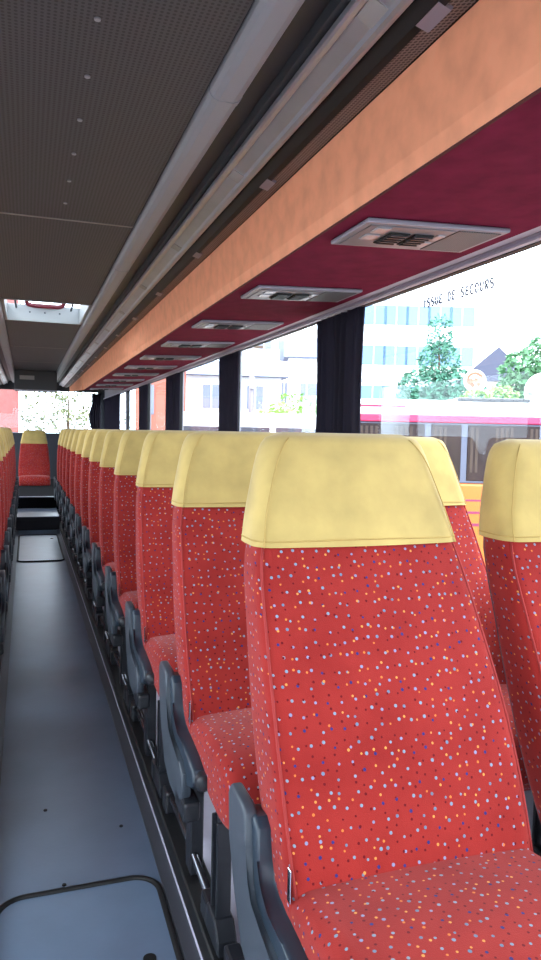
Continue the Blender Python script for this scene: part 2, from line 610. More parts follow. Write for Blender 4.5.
# ------------------------------------------------------------------ overhead racks
def rack(mir, label):
    r = thing('luggage_rack', label, 'luggage rack', (XM + (0.64 if not mir else -0.64), 4.7, e(0.56)))
    f = (lambda x: x) if not mir else (lambda x: 2 * XM - x)
    a, b = Y0 + 0.05, 14.2
    def pr(name, pts, m, a=a, b=b, bev=0):
        q = [(f(x), e(z)) for x, z in pts]
        return rel(obj(name, prism(B(), q, 'Y', a, b, bev), m), r)
    pr('front_panel', [(0.798, 0.574), (0.790, 0.61), (0.776, 0.788), (0.81, 0.80), (0.815, 0.596)], ORG, b=10.9)
    q = [(10.9, e(0.574)), (14.2, e(0.705)), (14.2, e(0.788)), (10.9, e(0.788))]
    rel(obj('rear_fascia', prism(B(), q, 'X', f(0.780), f(0.800)), ORG), r)
    pr('underside_panel', [(0.802, 0.572), (1.370, 0.597), (1.370, 0.618), (0.815, 0.594)], CRI, b=10.9)
    pr('edge_piping', [(0.796, 0.571), (0.801, 0.5685), (0.805, 0.572), (0.801, 0.576)], b=10.9, m=mat('dark_piping', rgb(80, 30, 34), 0.7))
    pr('perforated_strip', [(0.712, 0.774), (0.774, 0.790), (0.774, 0.803), (0.712, 0.787)], GRIL)
    pr('rubber_channel', [(0.668, 0.805), (0.700, 0.778), (0.714, 0.772), (0.716, 0.80), (0.70, 0.84), (0.668, 0.84)], RUB)
    pr('top_liner', [(0.70, 0.84), (1.39, 0.84), (1.39, 0.869), (0.58, 0.869), (0.58, 0.84)], CEILP)
    rail_pts = [(0.590, 0.826), (0.590, 0.816), (0.596, 0.812), (0.606, 0.812), (0.610, 0.816), (0.644, 0.800), (0.648, 0.790), (0.656, 0.786), (0.664, 0.786), (0.670, 0.792), (0.670, 0.83), (0.592, 0.832)]
    rl = pr('grab_rail', rail_pts, ALU)
    for y in [0.35 + 0.95 * k for k in range(15)]:
        q = [(f(x), e(z - 0.0025)) for x, z in [(0.610, 0.816), (0.645, 0.800), (0.645, 0.812), (0.610, 0.828)]]
        j = obj('rail_reflection_patch', prism(B(), q, 'Y', y - 0.035, y + 0.035), TAG, rl)  # added patches imitate the alternating reflections along the rail by colour
    for y in [1.22 + 0.97 * k for k in range(12)]:
        q = [(f(x), e(z)) for x, z in [(0.700, 0.776), (0.728, 0.768), (0.732, 0.775), (0.705, 0.785)]]
        rel(obj('strip_clip', prism(B(), q, 'Y', y - 0.04, y + 0.04), BEZ), r)
    return r
rack(False, 'orange and crimson suede luggage rack above the row with the emergency exit window')
rack(True, 'luggage rack across the aisle, only its rail and orange end showing')

def conduit(mir, label):
    f = (lambda x: x) if not mir else (lambda x: 2 * XM - x)
    r = thing('ceiling_channel', label, 'cable channel', (f(0.478), 4.7, e(0.832)))
    pts = [(0.437, 0.869), (0.437, 0.850), (0.445, 0.838), (0.460, 0.832), (0.497, 0.832), (0.512, 0.838), (0.520, 0.850), (0.520, 0.869)]
    rel(obj('cover', prism(B(), [(f(x), e(z)) for x, z in pts], 'Y', Y0 + 0.05, 14.2), COND), r)
    c = (0.478, 0.852)
    for y in (-0.25, 1.83, 3.91, 5.99, 8.07, 10.15):
        q = [(f(c[0] + (x - c[0]) * 1.05), e(min(c[1] + (z - c[1]) * 1.08, 0.869))) for x, z in pts]
        rel(obj('sleeve', prism(B(), q, 'Y', y - 0.012, y + 0.012), COND), r)
    return r
conduit(False, 'pale grey channel along the ceiling next to the metal rail')
conduit(True, 'thin grey channel along the ceiling on the side of hidden rack')

# trim rail between rack and windows, with the curtain track
r = thing('window_head_rail', 'ribbed lilac-grey rail between crimson rack and window tops', 'rail', (1.41, 4.7, e(0.56)))
rel(obj('upper_rib', prism(B(), [(x, e(z)) for x, z in [(1.372, 0.599), (1.402, 0.596), (1.406, 0.603), (1.438, 0.606), (1.438, 0.65), (1.372, 0.63)]], 'Y', Y0 + 0.1, 10.9), ALUW), r)
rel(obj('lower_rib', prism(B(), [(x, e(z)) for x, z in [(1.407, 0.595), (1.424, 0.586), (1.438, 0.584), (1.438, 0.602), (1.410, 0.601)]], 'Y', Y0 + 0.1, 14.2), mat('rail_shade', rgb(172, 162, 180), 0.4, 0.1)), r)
rel(obj('curtain_track', prism(B(), [(x, e(z)) for x, z in [(1.404, 0.578), (1.416, 0.576), (1.424, 0.584), (1.408, 0.587)]], 'Y', Y0 + 0.1, 14.2), mat('track_metal', rgb(176, 168, 182), 0.4, 0.1)), r)

# service panels under the rack
def unit(label, y):
    t = thing('service_panel', label, 'overhead service panel', (1.075, y, e(0.5815)), 0, 'service panels under the crimson rack')
    t.rotation_euler = (0, -math.atan(0.044), 0)
    bm = prism(B(), [(-0.222, -0.124), (0.222, -0.124), (0.222, 0.124), (-0.222, 0.124)], 'Z', -0.012, 0.001, 0.004, 2)
    obj('bezel', bm, BEZ, t)
    obj('inner_plate', box(B(), -0.205, 0.06, -0.105, 0.105, -0.015, -0.011, 0.002, 1), mat('plate_grey', rgb(112, 108, 116), 0.4, 0.2) if 'plate_grey' not in bpy.data.materials else bpy.data.materials['plate_grey'], t)
    obj('speaker_grille', box(B(), 0.065, 0.205, -0.108, 0.108, -0.0145, -0.011, 0.002, 1), SGRID, t)
    for x in (-0.088, -0.012):
        nz = B()
        box(nz, x - 0.032, x + 0.032, -0.055, 0.055, -0.020, -0.014, 0.004, 2)
        n_ = obj('air_nozzle', nz, RUB, t)
        fb = B()
        for k in range(5):
            box(fb, x - 0.028, x + 0.028, -0.050 + 0.022 * k, -0.044 + 0.022 * k, -0.024, -0.019)
        obj('louvre', fb, BLK, n_)
    for yy in (-0.07, 0.0):
        obj('reading_lamp', box(B(), -0.180, -0.135, yy - 0.025, yy + 0.025, -0.018, -0.0145, 0.003, 1), LAMPM, t)
    for yy in (-0.04, 0.04):
        obj('call_button', box(B(), 0.026, 0.052, yy - 0.022, yy + 0.022, -0.018, -0.0145, 0.003, 1), LAMPM, t)
    return t
ORD = ['first', 'second', 'third', 'fourth', 'fifth', 'sixth', 'seventh', 'eighth', 'ninth', 'tenth', 'eleventh', 'twelfth', 'thirteenth']
UY = [0.93 + 0.947 * k for k in range(11)]
ulab = ['overhead service panel cut off by the picture edge, only a corner in view',
        'largest fully visible overhead service panel, just before the exit lettering']
u0 = unit(ulab[0], UY[0])
for k in range(1, 11):
    c = copy_tree(u0)
    c.location.y = UY[k]
    c['label'] = ulab[1] if k == 1 else 'overhead service panel, %s one counted from the picture-edge corner panel' % ORD[k]
    if k == 10:
        c['label'] = 'overhead service panel closest to the rear window'

# ------------------------------------------------------------------ curtains
def curtain(label, y0, y1, name='window_curtain', amp=0.0155, seed=1, x=1.412, z0=-0.40, z1=0.570):
    rnd = random.Random(seed)
    n, mz = 90, 16
    bm = B()
    ph = [rnd.uniform(0, 6.28) for _ in range(4)]
    cy = (y0 + y1) / 2
    F, Bk = [], []
    for j in range(mz + 1):
        t = j / mz
        z = e(z1 + (z0 - z1) * t)
        nar = 1 - 0.10 * math.sin(math.pi * min(t * 1.1, 1)) * (0.6 + 0.4 * math.sin(ph[3]))
        row, rb = [], []
        for i in range(n + 1):
            s = i / n
            y = cy + (y0 - cy + (y1 - y0) * s) * nar
            d = amp * (math.sin(s * 6.28 * 6.5 + ph[0] + 0.5 * t) + 0.35 * math.sin(s * 6.28 * 15 + ph[1] + t))
            d *= 0.75 + 0.25 * t
            xx = x + d
            row.append(bm.verts.new((xx - 0.002, y, z)))
            rb.append(bm.verts.new((xx + 0.002, y, z)))
        F.append(row)
        Bk.append(rb)
    for j in range(mz):
        for i in range(n):
            bm.faces.new((F[j][i], F[j][i + 1], F[j + 1][i + 1], F[j + 1][i]))
            bm.faces.new((Bk[j][i], Bk[j + 1][i], Bk[j + 1][i + 1], Bk[j][i + 1]))
        for i in (0, n):
            bm.faces.new((F[j][i], F[j + 1][i], Bk[j + 1][i], Bk[j][i]))
    for j in (0, mz):
        for i in range(n):
            bm.faces.new((F[j][i], Bk[j][i], Bk[j][i + 1], F[j][i + 1]))
    return tag(obj(name, bm, CURT, smooth=True), label, 'curtain', 'dark curtains at the window pillars')
curtain('dark pleated curtain beside the window with lettering, the widest one', 2.93, 3.43, seed=1)
curtain('dark curtain between the hedge window and the terracotta building, second in size', 4.90, 5.46, seed=2, x=1.416, amp=0.010)
curtain('dark narrow curtain, third along the windows from the lettering', 6.98, 7.60, seed=3)
curtain('dark narrow curtain, fourth along the windows from the lettering', 8.96, 9.60, seed=4, x=1.416, amp=0.010)

curtain('dark curtain drawn across the last side window, beside the rear corner curtain', 11.35, 13.9, seed=5, x=1.395)

# gathered curtain in the corner of the rear window
bm = B()
n = 70
rows = []
for j in range(19):
    t = j / 18
    z = e(0.68 - 0.74 * t)
    xl = 1.19 - 0.06 * math.sin(math.pi * min(1, max(0, (t - 0.25) / 0.75))) + 0.02 * t
    fr, bk = [], []
    for i in range(n + 1):
        s = i / n
        x = xl + (1.355 - xl) * s
        d = 0.018 * math.sin(s * 6.28 * 5 + 0.4 + 0.8 * t) + 0.006 * math.sin(s * 6.28 * 13)
        fr.append(bm.verts.new((x, 14.2 + d - 0.003, z)))
        bk.append(bm.verts.new((x, 14.2 + d + 0.003, z)))
    rows.append((fr, bk))
for j in range(18):
    (a, b), (c, d) = rows[j], rows[j + 1]
    for i in range(n):
        bm.faces.new((a[i], a[i + 1], c[i + 1], c[i]))
        bm.faces.new((b[i], d[i], d[i + 1], b[i + 1]))
    for i in (0, n):
        bm.faces.new((a[i], c[i], d[i], b[i]))
for j in (0, 18):
    a, b = rows[j]
    for i in range(n):
        bm.faces.new((a[i], b[i], b[i + 1], a[i + 1]))
tag(obj('rear_curtain', bm, CURT, smooth=True), 'dark bunched curtain hanging in the corner of the rear window', 'curtain')

# ------------------------------------------------------------------ lettering on the window
SEG = {  # strokes on a 2 x 4 grid, broken up as in a stencil
    'I': [((1, 0), (1, 4))],
    'S': [((0.2, 4), (1.8, 4)), ((0, 3.7), (0, 2.3)), ((0.2, 2), (1.8, 2)), ((2, 1.7), (2, 0.3)), ((0.2, 0), (1.8, 0))],
    'U': [((0, 4), (0, 2.2)), ((0, 1.8), (0, 0.3)), ((0.3, 0), (1.7, 0)), ((2, 0.3), (2, 1.8)), ((2, 2.2), (2, 4))],
    'E': [((0, 4), (0, 2.2)), ((0, 1.8), (0, 0)), ((0.4, 4), (2, 4)), ((0.4, 2), (1.6, 2)), ((0.4, 0), (2, 0))],
    'D': [((0.15, 4), (0.15, 0)), ((0.4, 4), (1.6, 4)), ((0.4, 0), (1.6, 0)), ((2, 3.6), (2, 2.2)), ((2, 1.8), (2, 0.4))],
    'C': [((0, 3.7), (0, 2.2)), ((0, 1.8), (0, 0.3)), ((0.3, 4), (2, 4)), ((0.3, 0), (2, 0))],
    'O': [((0, 3.7), (0, 2.2)), ((0, 1.8), (0, 0.3)), ((0.3, 4), (1.7, 4)), ((0.3, 0), (1.7, 0)), ((2, 3.7), (2, 2.2)), ((2, 1.8), (2, 0.3))],
    'R': [((0, 4), (0, 2.2)), ((0, 1.8), (0, 0)), ((0.3, 4), (1.6, 4)), ((2, 3.7), (2, 2.3)), ((0.3, 2), (1.6, 2)), ((1.0, 1.7), (2, 0))],
}
bm = B()
text = 'ISSUE DE SECOURS'
hh = 0.030 / 4
yy = 2.50
let = tag(thing('window_lettering', '', 'x', (1.4635, 2.28, e(0.50))), 'small dark stencil letters ISSUE DE SECOURS on the window glass', 'lettering')
bm = B()
def word_done():
    rel(obj('word', bm, INK), let)
for ch in text:
    if ch != ' ':
        for (a, b) in SEG[ch]:
            p = [Vector((1.4635, yy - q[0] * 0.0076, e(0.498) + q[1] * hh)) for q in (a, b)]
            d = (p[1] - p[0]).normalized()
            sd = Vector((1, 0, 0)).cross(d) * 0.0029
            vs = [bm.verts.new(v) for v in (p[0] - sd, p[0] + sd, p[1] + sd, p[1] - sd)]
            f = bm.faces.new(vs)
            g = bmesh.ops.extrude_face_region(bm, geom=[f])
            bmesh.ops.translate(bm, vec=(0.0025, 0, 0), verts=[v for v in g['geom'] if isinstance(v, bmesh.types.BMVert)])
    else:
        word_done()
        bm = B()
    yy -= 0.0284
word_done()

# ------------------------------------------------------------------ seats
BACK = [  # height, front y, half width, depth
    (0.38, -0.300, 0.236, 0.13), (0.46, -0.266, 0.242, 0.14), (0.57, -0.222, 0.246, 0.15), (0.70, -0.160, 0.245, 0.145), (0.82, -0.092, 0.239, 0.13),
    (0.95, -0.018, 0.228, 0.115), (1.02, 0.014, 0.212, 0.105), (1.08, 0.034, 0.196, 0.09), (1.13, 0.058, 0.170, 0.06)]
COVER = [  # height, front y, back y, half width, corner radius
    (0.978, -0.014, 0.125, 0.2295, 0.040), (1.03, 0.008, 0.138, 0.2215, 0.046), (1.09, 0.028, 0.150, 0.209, 0.052), (1.135, 0.043, 0.156, 0.199, 0.056),
    (1.161, 0.053, 0.156, 0.190, 0.054), (1.180, 0.064, 0.150, 0.179, 0.045), (1.192, 0.078, 0.140, 0.163, 0.030), (1.198, 0.096, 0.125, 0.138, 0.012)]
CUSH = [  # y, top, bottom, half width
    (-0.615, 0.405, 0.355, 0.196), (-0.605, 0.435, 0.335, 0.214), (-0.585, 0.458, 0.320, 0.226), (-0.55, 0.474, 0.315, 0.233), (-0.48, 0.483, 0.322, 0.238),
    (-0.40, 0.482, 0.335, 0.240), (-0.30, 0.470, 0.340, 0.240), (-0.20, 0.455, 0.345, 0.236)]

def make_seat(label, s, kind, group, top=1.0):
    """s: +1 / -1 = the side of the aisle in x; kind 'aisle', 'window' or 'rear'"""
    t = thing('coach_seat', label, 'seat', (0, 0, 0), 0, group)
    ws = lambda z: 1.0 + (top - 1.0) * min(max((z - 0.45) / 0.6, 0), 1)
    rings = []
    for z, yf, w, d in resample(BACK, 22):
        rings.append([(x * ws(z), y, z) for x, y in rring(w, yf, yf + d, 0.032, 0.012)])
    b = obj('backrest', loft(B(), rings), FAB, t, smooth=True, angle=60)
    for sx in (-1, 1):
        pts = []
        for z, yf, w, d in resample(BACK, 22):
            if 0.44 < z < 1.0:
                pts.append((sx * (w - 0.010) * ws(z), yf + 0.0075, z))
        obj('piping', tube(B(), pts, 0.0028, 6), REDP, b, smooth=True)
    rings = []
    for z, yf, yb, w, r in resample(COVER, 20):
        rings.append([(x * ws(z), y, z) for x, y in rring(w, yf, yb, r, 0.012 if z < 1.15 else 0.006)])
    c = obj('head_cover', loft(B(), rings), YEL, t, smooth=True, angle=70)
    bm = B()
    q = [(x * 1.003 * ws(0.990), y - 0.0005, 0.990 + 0.0015 * math.cos(x * 14)) for x, y in rring(0.2275, -0.0100, 0.127, 0.041, 0.012)]
    obj('hem', tube(bm, q, 0.0016, 6, closed=True), YELS, c, smooth=True)
    for sx in (-1, 1):
        pts = []
        for k, (z, yf, yb, w, r) in enumerate(resample(COVER, 20)):
            if z < 1.19:
                tt = max(0, z - 0.982) / 0.21
                pts.append((sx * (w - 0.016 - 0.020 * tt * tt) * ws(z), yf + 0.0045 - 0.004 * tt, z))
        obj('seam', tube(B(), pts, 0.0014, 6), YELS, c, smooth=True)
    rings = []
    for y, zt_, zb_, w in resample(CUSH, 24):
        rings.append([(-x, y, zz) for x, zz in [(p[0], -p[1]) for p in rring(w, -zt_, -zb_, 0.035, 0.010)]])
    obj('cushion', loft(B(), rings), FAB, t, smooth=True, angle=60)
    fb = B()
    if kind == 'rear':
        box(fb, -0.19, 0.19, -0.56, -0.10, 0.340, 0.375, 0.006)
        obj('seat_frame', fb, BLK, t)
        return t
    box(fb, -0.200, 0.200, -0.56, -0.12, 0.300, 0.328, 0.006)
    for y in (-0.45, -0.2):
        box(fb, -0.215, 0.215, y - 0.02, y + 0.02, 0.275, 0.305, 0.004)
    obj('seat_frame', fb, BLK, t)
    # back shell
    rings = []
    for z, yf, w, d in resample(BACK[:7], 10):
        rings.append([(x, y, z) for x, y in rring(w * 0.94, yf + d - 0.02, yf + d + 0.012, 0.016)])
    obj('back_shell', loft(B(), rings), SLATE, t, smooth=True, angle=50)
    lx = s * 0.208 if kind == 'aisle' else -s * 0.19
    lb = B()
    box(lb, lx - 0.018, lx + 0.018, -0.492, -0.484, 0.02, 0.30, 0.002, 1)
    box(lb, lx - 0.006, lx + 0.006, -0.486, -0.444, 0.02, 0.30, 0.002, 1)
    box(lb, lx - 0.018, lx + 0.018, -0.446, -0.438, 0.02, 0.30, 0.002, 1)
    lg = obj('leg', lb, BLK, t)
    ft = prism(B(), [(-0.53, 0.008), (-0.36, 0.008), (-0.36, 0.03), (-0.43, 0.075), (-0.50, 0.075), (-0.53, 0.04)], 'X', lx - 0.024, lx + 0.024, 0.004, 1)
    obj('foot', ft, BLK, lg)
    rl = B()
    box(rl, lx - 0.018, lx + 0.018, -0.22, -0.16, 0.01, 0.30, 0.003, 1)
    if kind == 'aisle':
        pass
    obj('leg', rl, BLK, t)
    if kind == 'aisle':
        br = obj('brace_tube', tube(B(), [(s * 0.214, -0.40, 0.055), (s * 0.214, -0.10, 0.070), (s * 0.214, 0.14, 0.066)], 0.011, 10), TUB, t, smooth=True)
        for y, z in ((-0.40, 0.055), (0.13, 0.062)):
            obj('clamp', box(B(), s * 0.214 - 0.02, s * 0.214 + 0.02, y - 0.03, y + 0.03, 0.010, z + 0.018, 0.008, 2), BLK, br)
        # hinge cover and folded armrest on the aisle side
        x0, x1, x2 = s * 0.284, s * 0.258, s * 0.236
        P1 = [(-0.030, 0.525), (-0.045, 0.546), (-0.122, 0.546), (-0.138, 0.534), (-0.148, 0.48), (-0.158, 0.425), (-0.18, 0.40), (-0.22, 0.388), (-0.32, 0.38), (-0.355, 0.36),
              (-0.36, 0.31), (-0.34, 0.275), (-0.30, 0.262), (-0.20, 0.265), (-0.13, 0.29), (-0.08, 0.36), (-0.045, 0.45)]
        obj('hinge_cover', prism(B(), [tuple(p) for p in P1], 'X', x0, x1, 0.007, 3), GREY, t, smooth=True, angle=40)
        P2 = [(-0.09, 0.50), (-0.10, 0.530), (-0.150, 0.535), (-0.168, 0.522), (-0.174, 0.47), (-0.184, 0.435), (-0.205, 0.42), (-0.24, 0.415), (-0.30, 0.414), (-0.37, 0.408),
              (-0.415, 0.395), (-0.428, 0.37), (-0.405, 0.345), (-0.35, 0.33), (-0.25, 0.32), (-0.14, 0.34), (-0.10, 0.42)]
        ar = obj('armrest', prism(B(), [tuple(p) for p in P2], 'X', s * 0.271, x2, 0.009, 3), SLATE, t, smooth=True, angle=40)
        kb = B()
        tube(kb, [(s * 0.246, -0.41, 0.373), (s * 0.246, -0.437, 0.371), (s * 0.246, -0.443, 0.371)], [0.021, 0.021, 0.014], 16)
        obj('recline_button', kb, BLK, ar, smooth=True, angle=40)
        obj('recline_lever', box(B(), s * 0.2415 - 0.0012, s * 0.2415 + 0.0012, -0.262, -0.248, 0.445, 0.500, 0.001, 1), CHR, t)
        obj('lower_bracket', box(B(), s * 0.262 - 0.022, s * 0.262 + 0.022, -0.385, -0.28, 0.25, 0.30, 0.008, 2), BLK, t)
    return t

PITCH = 0.743
AX, WX = 0.635, 1.180
N = 13
GA, GW, GL = 'seats on the aisle beneath the orange rack', 'seats by the windows with curtains', 'seats across the aisle'
alab = ['red dotted seat with yellow head cover, largest in the picture, whole front showing',
        'red dotted aisle seat directly behind the largest seat, cushion edge showing beside aisle']
wlab = ['red dotted window seat cut off by the picture edge, beside the largest seat',
        'window seat whose yellow cover edge shows between the two largest seats']
for k in range(N):
    y = 1.29 + PITCH * k
    if k == 0:
        a = make_seat(alab[0], -1, 'aisle', GA)
        w = make_seat(wlab[0], -1, 'window', GW)
        PA, PW = a, w
    else:
        a, w = copy_tree(PA), copy_tree(PW)
        a['label'] = alab[1] if k == 1 else 'red aisle seat with yellow cover under the orange rack, %s row from the largest seat' % ORD[k]
        w['label'] = wlab[1] if k == 1 else 'window seat mostly hidden by its aisle neighbour, %s row from the largest seat' % ORD[k]
        if k == N - 1:
            a['label'] = 'small far red aisle seat under the orange rack, last before the rear steps'
            w['label'] = 'window seat beside the bunched rear curtain, last of the window row'
    a.location = (AX, y, 0.085)
    w.location = (WX, y, 0.08)
    w.scale.x = 0.89
    a.scale.x = 0.98
PL = None
for k in range(2, N):
    y = 1.29 + PITCH * k
    if PL is None:
        PL = make_seat('', 1, 'aisle', GL)
        l = PL
    else:
        l = copy_tree(PL)
    j = k - 1
    l['label'] = 'seat across the aisle, only its edge showing, %s along from the viewer' % ORD[k - 2]
    if k == N - 1:
        l['label'] = 'seat across the aisle next to the rear steps, last of that row'
    l.location = (2 * XM - AX - 0.012, y, 0.085)
rs = make_seat('red seat with yellow cover facing down the aisle in middle of rear bench', 1, 'rear', None, top=0.90)
rs.location = (0.135, 13.25, -0.045)
rs.scale = (1.08, 1, 1.08)

# floor hatches in the aisle
def hatch(label, x0, x1, y0, y1):
    t = thing('floor_hatch', label, 'floor hatch', ((x0 + x1) / 2, (y0 + y1) / 2, 0.0))
    hw, hl, r = (x1 - x0) / 2, (y1 - y0) / 2, 0.075
    pts = []
    for cx, cy, t0 in ((hw - r, hl - r, 0), (-(hw - r), hl - r, 90), (-(hw - r), -(hl - r), 180), (hw - r, -(hl - r), 270)):
        for i in range(9):
            a = math.radians(t0 + 90 * i / 8)
            pts.append((cx + r * math.cos(a), cy + r * math.sin(a)))
    obj('panel', prism(B(), pts, 'Z', 0.0, 0.004), FLOORH, t)
    k = B()
    ring = [(x, y, 0.004) for x, y in pts]
    tube(k, ring, 0.0085, 8, closed=True)
    obj('rubber_seal', k, RUB, t, smooth=True)
    obj('latch', disc(B(), (hw - 0.07, hl - 0.33, 0.006), (0, 0, 1), 0.016, 0.004, 16), RUB, t)
    return t
hatch('rounded floor hatch with black seal at the near end of the aisle', -0.078, 0.352, 0.75, 1.99)
hatch('floor hatch at the far end of the aisle before the steps', -0.078, 0.352, 7.2, 9.0)

# ------------------------------------------------------------------ outside
GZ = -1.10
ASPH = mat('asphalt', rgb(120, 118, 116), 0.9, noise=0.15, nscale=3)
bm = B()
box(bm, -60, 80, -40, 100, GZ - 0.2, GZ)
g = struct(obj('ground_outside', bm, ASPH))

LEAF = {}
def leafmat(c):
    if c not in LEAF:
        m = mat('leaves_%d_%d_%d' % c, rgb(*c), 0.6, noise=0.35, nscale=2.0)
        LEAF[c] = m
    return LEAF[c]
BARK = mat('bark', rgb(86, 70, 58), 0.9, noise=0.3, nscale=12)

def plant(name, label, cat, x, y, h, blobs, col, leaf=0.12, n=2500, seed=1, trunk=0.12, group=None, limbs=True, z0=GZ):
    rnd = random.Random(seed)
    t = thing(name, label, cat, (x, y, z0), 0, group)
    bm = B()
    tot = sum(b[3] * b[4] * b[5] for b in blobs) or 1
    for bx_, by_, bz_, rx, ry, rz in blobs:
        for _ in range(max(20, int(n * rx * ry * rz / tot))):
            while True:
                v = Vector((rnd.uniform(-1, 1), rnd.uniform(-1, 1), rnd.uniform(-1, 1)))
                if 0.1 < v.length < 1:
                    break
            v = v.normalized() * (v.length ** 0.45)
            p = Vector((bx_ + v.x * rx, by_ + v.y * ry, bz_ + v.z * rz))
            a = Vector((rnd.gauss(0, 1), rnd.gauss(0, 1), rnd.gauss(0, 0.6))).normalized()
            b = a.cross(Vector((rnd.gauss(0, 1), rnd.gauss(0, 1), rnd.gauss(0, 1)))).normalized()
            L = leaf * rnd.uniform(0.7, 1.4)
            bm.faces.new([bm.verts.new(q) for q in (p - a * L, p + b * L * 0.45, p + a * L, p - b * L * 0.45)])
    obj('foliage', bm, leafmat(col), t)
    if trunk:
        tb = B()
        tube(tb, [(0, 0, 0), (0.03 * h * 0.2, 0, h * 0.4), (0, 0.02, h * 0.85)], [trunk, trunk * 0.75, trunk * 0.25], 8)
        if limbs:
            for bx_, by_, bz_, rx, ry, rz in blobs:
                tube(tb, [(0, 0, max(0.1, bz_ * 0.6)), (bx_ * 0.6, by_ * 0.6, bz_ * 0.85), (bx_, by_, bz_)], [trunk * 0.45, trunk * 0.3, trunk * 0.12], 6)
        obj('trunk', tb, BARK, t, smooth=True)
    return t

# --- the orange coach parked across
def coach():
    ang = -math.atan2(0.64, 1.85)
    t = thing('parked_coach', 'orange coach with white roof and pink stripe parked outside the windows', 'coach', (3.42, 7.33, GZ), ang)
    # local x runs along its side away to the right, local y away from us, z from the ground
    L, Wd = 8.5, 2.4
    OR = mat('coach_orange', rgb(190, 96, 24), 0.4)
    WH = mat('coach_white', rgb(238, 238, 240), 0.35)
    PK = mat('coach_pink', rgb(176, 34, 78), 0.4)
    PU = mat('coach_purple', rgb(120, 30, 70), 0.35)
    FR = mat('coach_window_frame', rgb(80, 84, 104), 0.4)
    GP = mat('coach_pane', rgb(46, 34, 34), 0.25, noise=0.3, nscale=3, spec=0.15)
    CU = mat('coach_curtain', rgb(60, 46, 40), 0.8, noise=0.2, nscale=5)
    zb, zw0, zw1, zs, zr = 0.35, e(-0.515) - GZ, e(0.155) - GZ, e(0.26) - GZ, e(0.40) - GZ
    obj('lower_body', box(B(), 0, L, 0, Wd, zb, zw0, 0.03), OR, t)
    for k in range(3):
        z = zw0 - 0.20 - 0.14 * k
        obj('body_stripe', box(B(), 0.05, L - 0.05, -0.004, 0.01, z, z + 0.02 + 0.006 * k), PU, t)
    obj('window_band', box(B(), 0.01, L - 0.01, 0.01, Wd - 0.01, zw0, zw1, 0.01), FR, t)
    obj('pink_stripe', box(B(), -0.005, L + 0.005, -0.012, Wd + 0.012, zw1, zs - 0.02, 0.012), PK, t)
    # domed roof
    q = [(-0.012, zs - 0.02), (0.02, zs + 0.05), (0.18, zr - 0.03), (0.55, zr + 0.03), (Wd / 2, zr + 0.06), (Wd - 0.55, zr + 0.03), (Wd - 0.18, zr - 0.03), (Wd - 0.02, zs + 0.05), (Wd + 0.012, zs - 0.02)]
    bm = B()
    def ring(x):
        return [bm.verts.new((x, a, b)) for a, b in q]
    A, D = ring(0), ring(L)
    for i in range(len(q) - 1):
        bm.faces.new((A[i], A[i + 1], D[i + 1], D[i]))
    bm.faces.new(A); bm.faces.new(D[::-1])
    bm.faces.new((A[0], D[0], D[-1], A[-1]))
    obj('roof', bm, WH, t)
    obj('roof_vent', box(B(), 1.3, 2.15, 0.45, 1.15, zr + 0.01, zr + 0.065, 0.02), BLK, t)
    obj('roof_gutter', box(B(), 0, 0.62, 0.03, 0.06, zs + 0.06, zs + 0.085), PK, t)
    x = 0.08
    for k, wd in enumerate((0.75, 0.34, 0.80, 1.3, 1.3, 1.3, 1.3)):
        p = obj('window_pane', box(B(), x, x + wd, -0.004, 0.02, zw0 + 0.03, zw1 - 0.02, 0.006, 1), GP, t)
        cb = B()
        nf = int(wd / 0.055)
        for i in range(nf):
            if (i + k) % 7 in (0, 1, 2, 3):
                xx = x + 0.03 + i * 0.055
                box(cb, xx, xx + 0.032, -0.010, -0.002, zw0 + 0.12, zw1 - 0.05, 0.003, 1)
        obj('pane_curtain', cb, CU, p)
        x += wd + 0.07
        if x + 0.4 > L:
            break
    for cx in (1.6, 6.6):
        for cy in (0.14, Wd - 0.14):
            w = B()
            disc(w, (cx, cy, 0.46), (0, 1, 0), 0.46, 0.28, 28)
            wl = obj('wheel', w, RUB, t, smooth=True, angle=40)
            obj('hub', disc(B(), (cx, cy + (-0.145 if cy < 1 else 0.145), 0.46), (0, 1, 0), 0.22, 0.03, 20), ALU, wl)
    return t
coach()

def van():
    t = thing('white_minibus', 'white minibus with dark side windows parked beyond the coach', 'minibus', (2.3, 12.5, GZ), math.radians(-19))
    WH = mat('minibus_white', rgb(236, 236, 238), 0.4)
    GP = mat('minibus_glass', rgb(66, 64, 74), 0.15, noise=0.3, nscale=2)
    z0, z1, z2 = 0.3, e(0.14) - GZ, e(0.34) - GZ
    L, Wd = 4.4, 1.9
    pts = [(0, z0), (L, z0), (L, z1 - 0.5), (L - 0.1, z2 - 0.15), (L - 0.3, z2), (0.2, z2), (0.03, z2 - 0.15)]
    obj('body', prism(B(), pts, 'Y', 0, Wd, 0.04, 2), WH, t, smooth=True, angle=35)
    x = 0.15
    for wd in (0.95, 0.62, 1.05, 0.95):
        obj('window_pane', box(B(), x, x + wd, -0.006, 0.02, z1 - 0.75, z1 - 0.04, 0.006, 1), GP, t)
        x += wd + 0.10
    for cx in (0.8, 3.5):
        for cy in (0.1, Wd - 0.1):
            wl = obj('wheel', disc(B(), (cx, cy, 0.34), (0, 1, 0), 0.34, 0.22, 24), RUB, t, smooth=True, angle=40)
            obj('hub', disc(B(), (cx, cy + (-0.11 if cy < 1 else 0.11), 0.34), (0, 1, 0), 0.17, 0.03, 16), ALU, wl)
van()

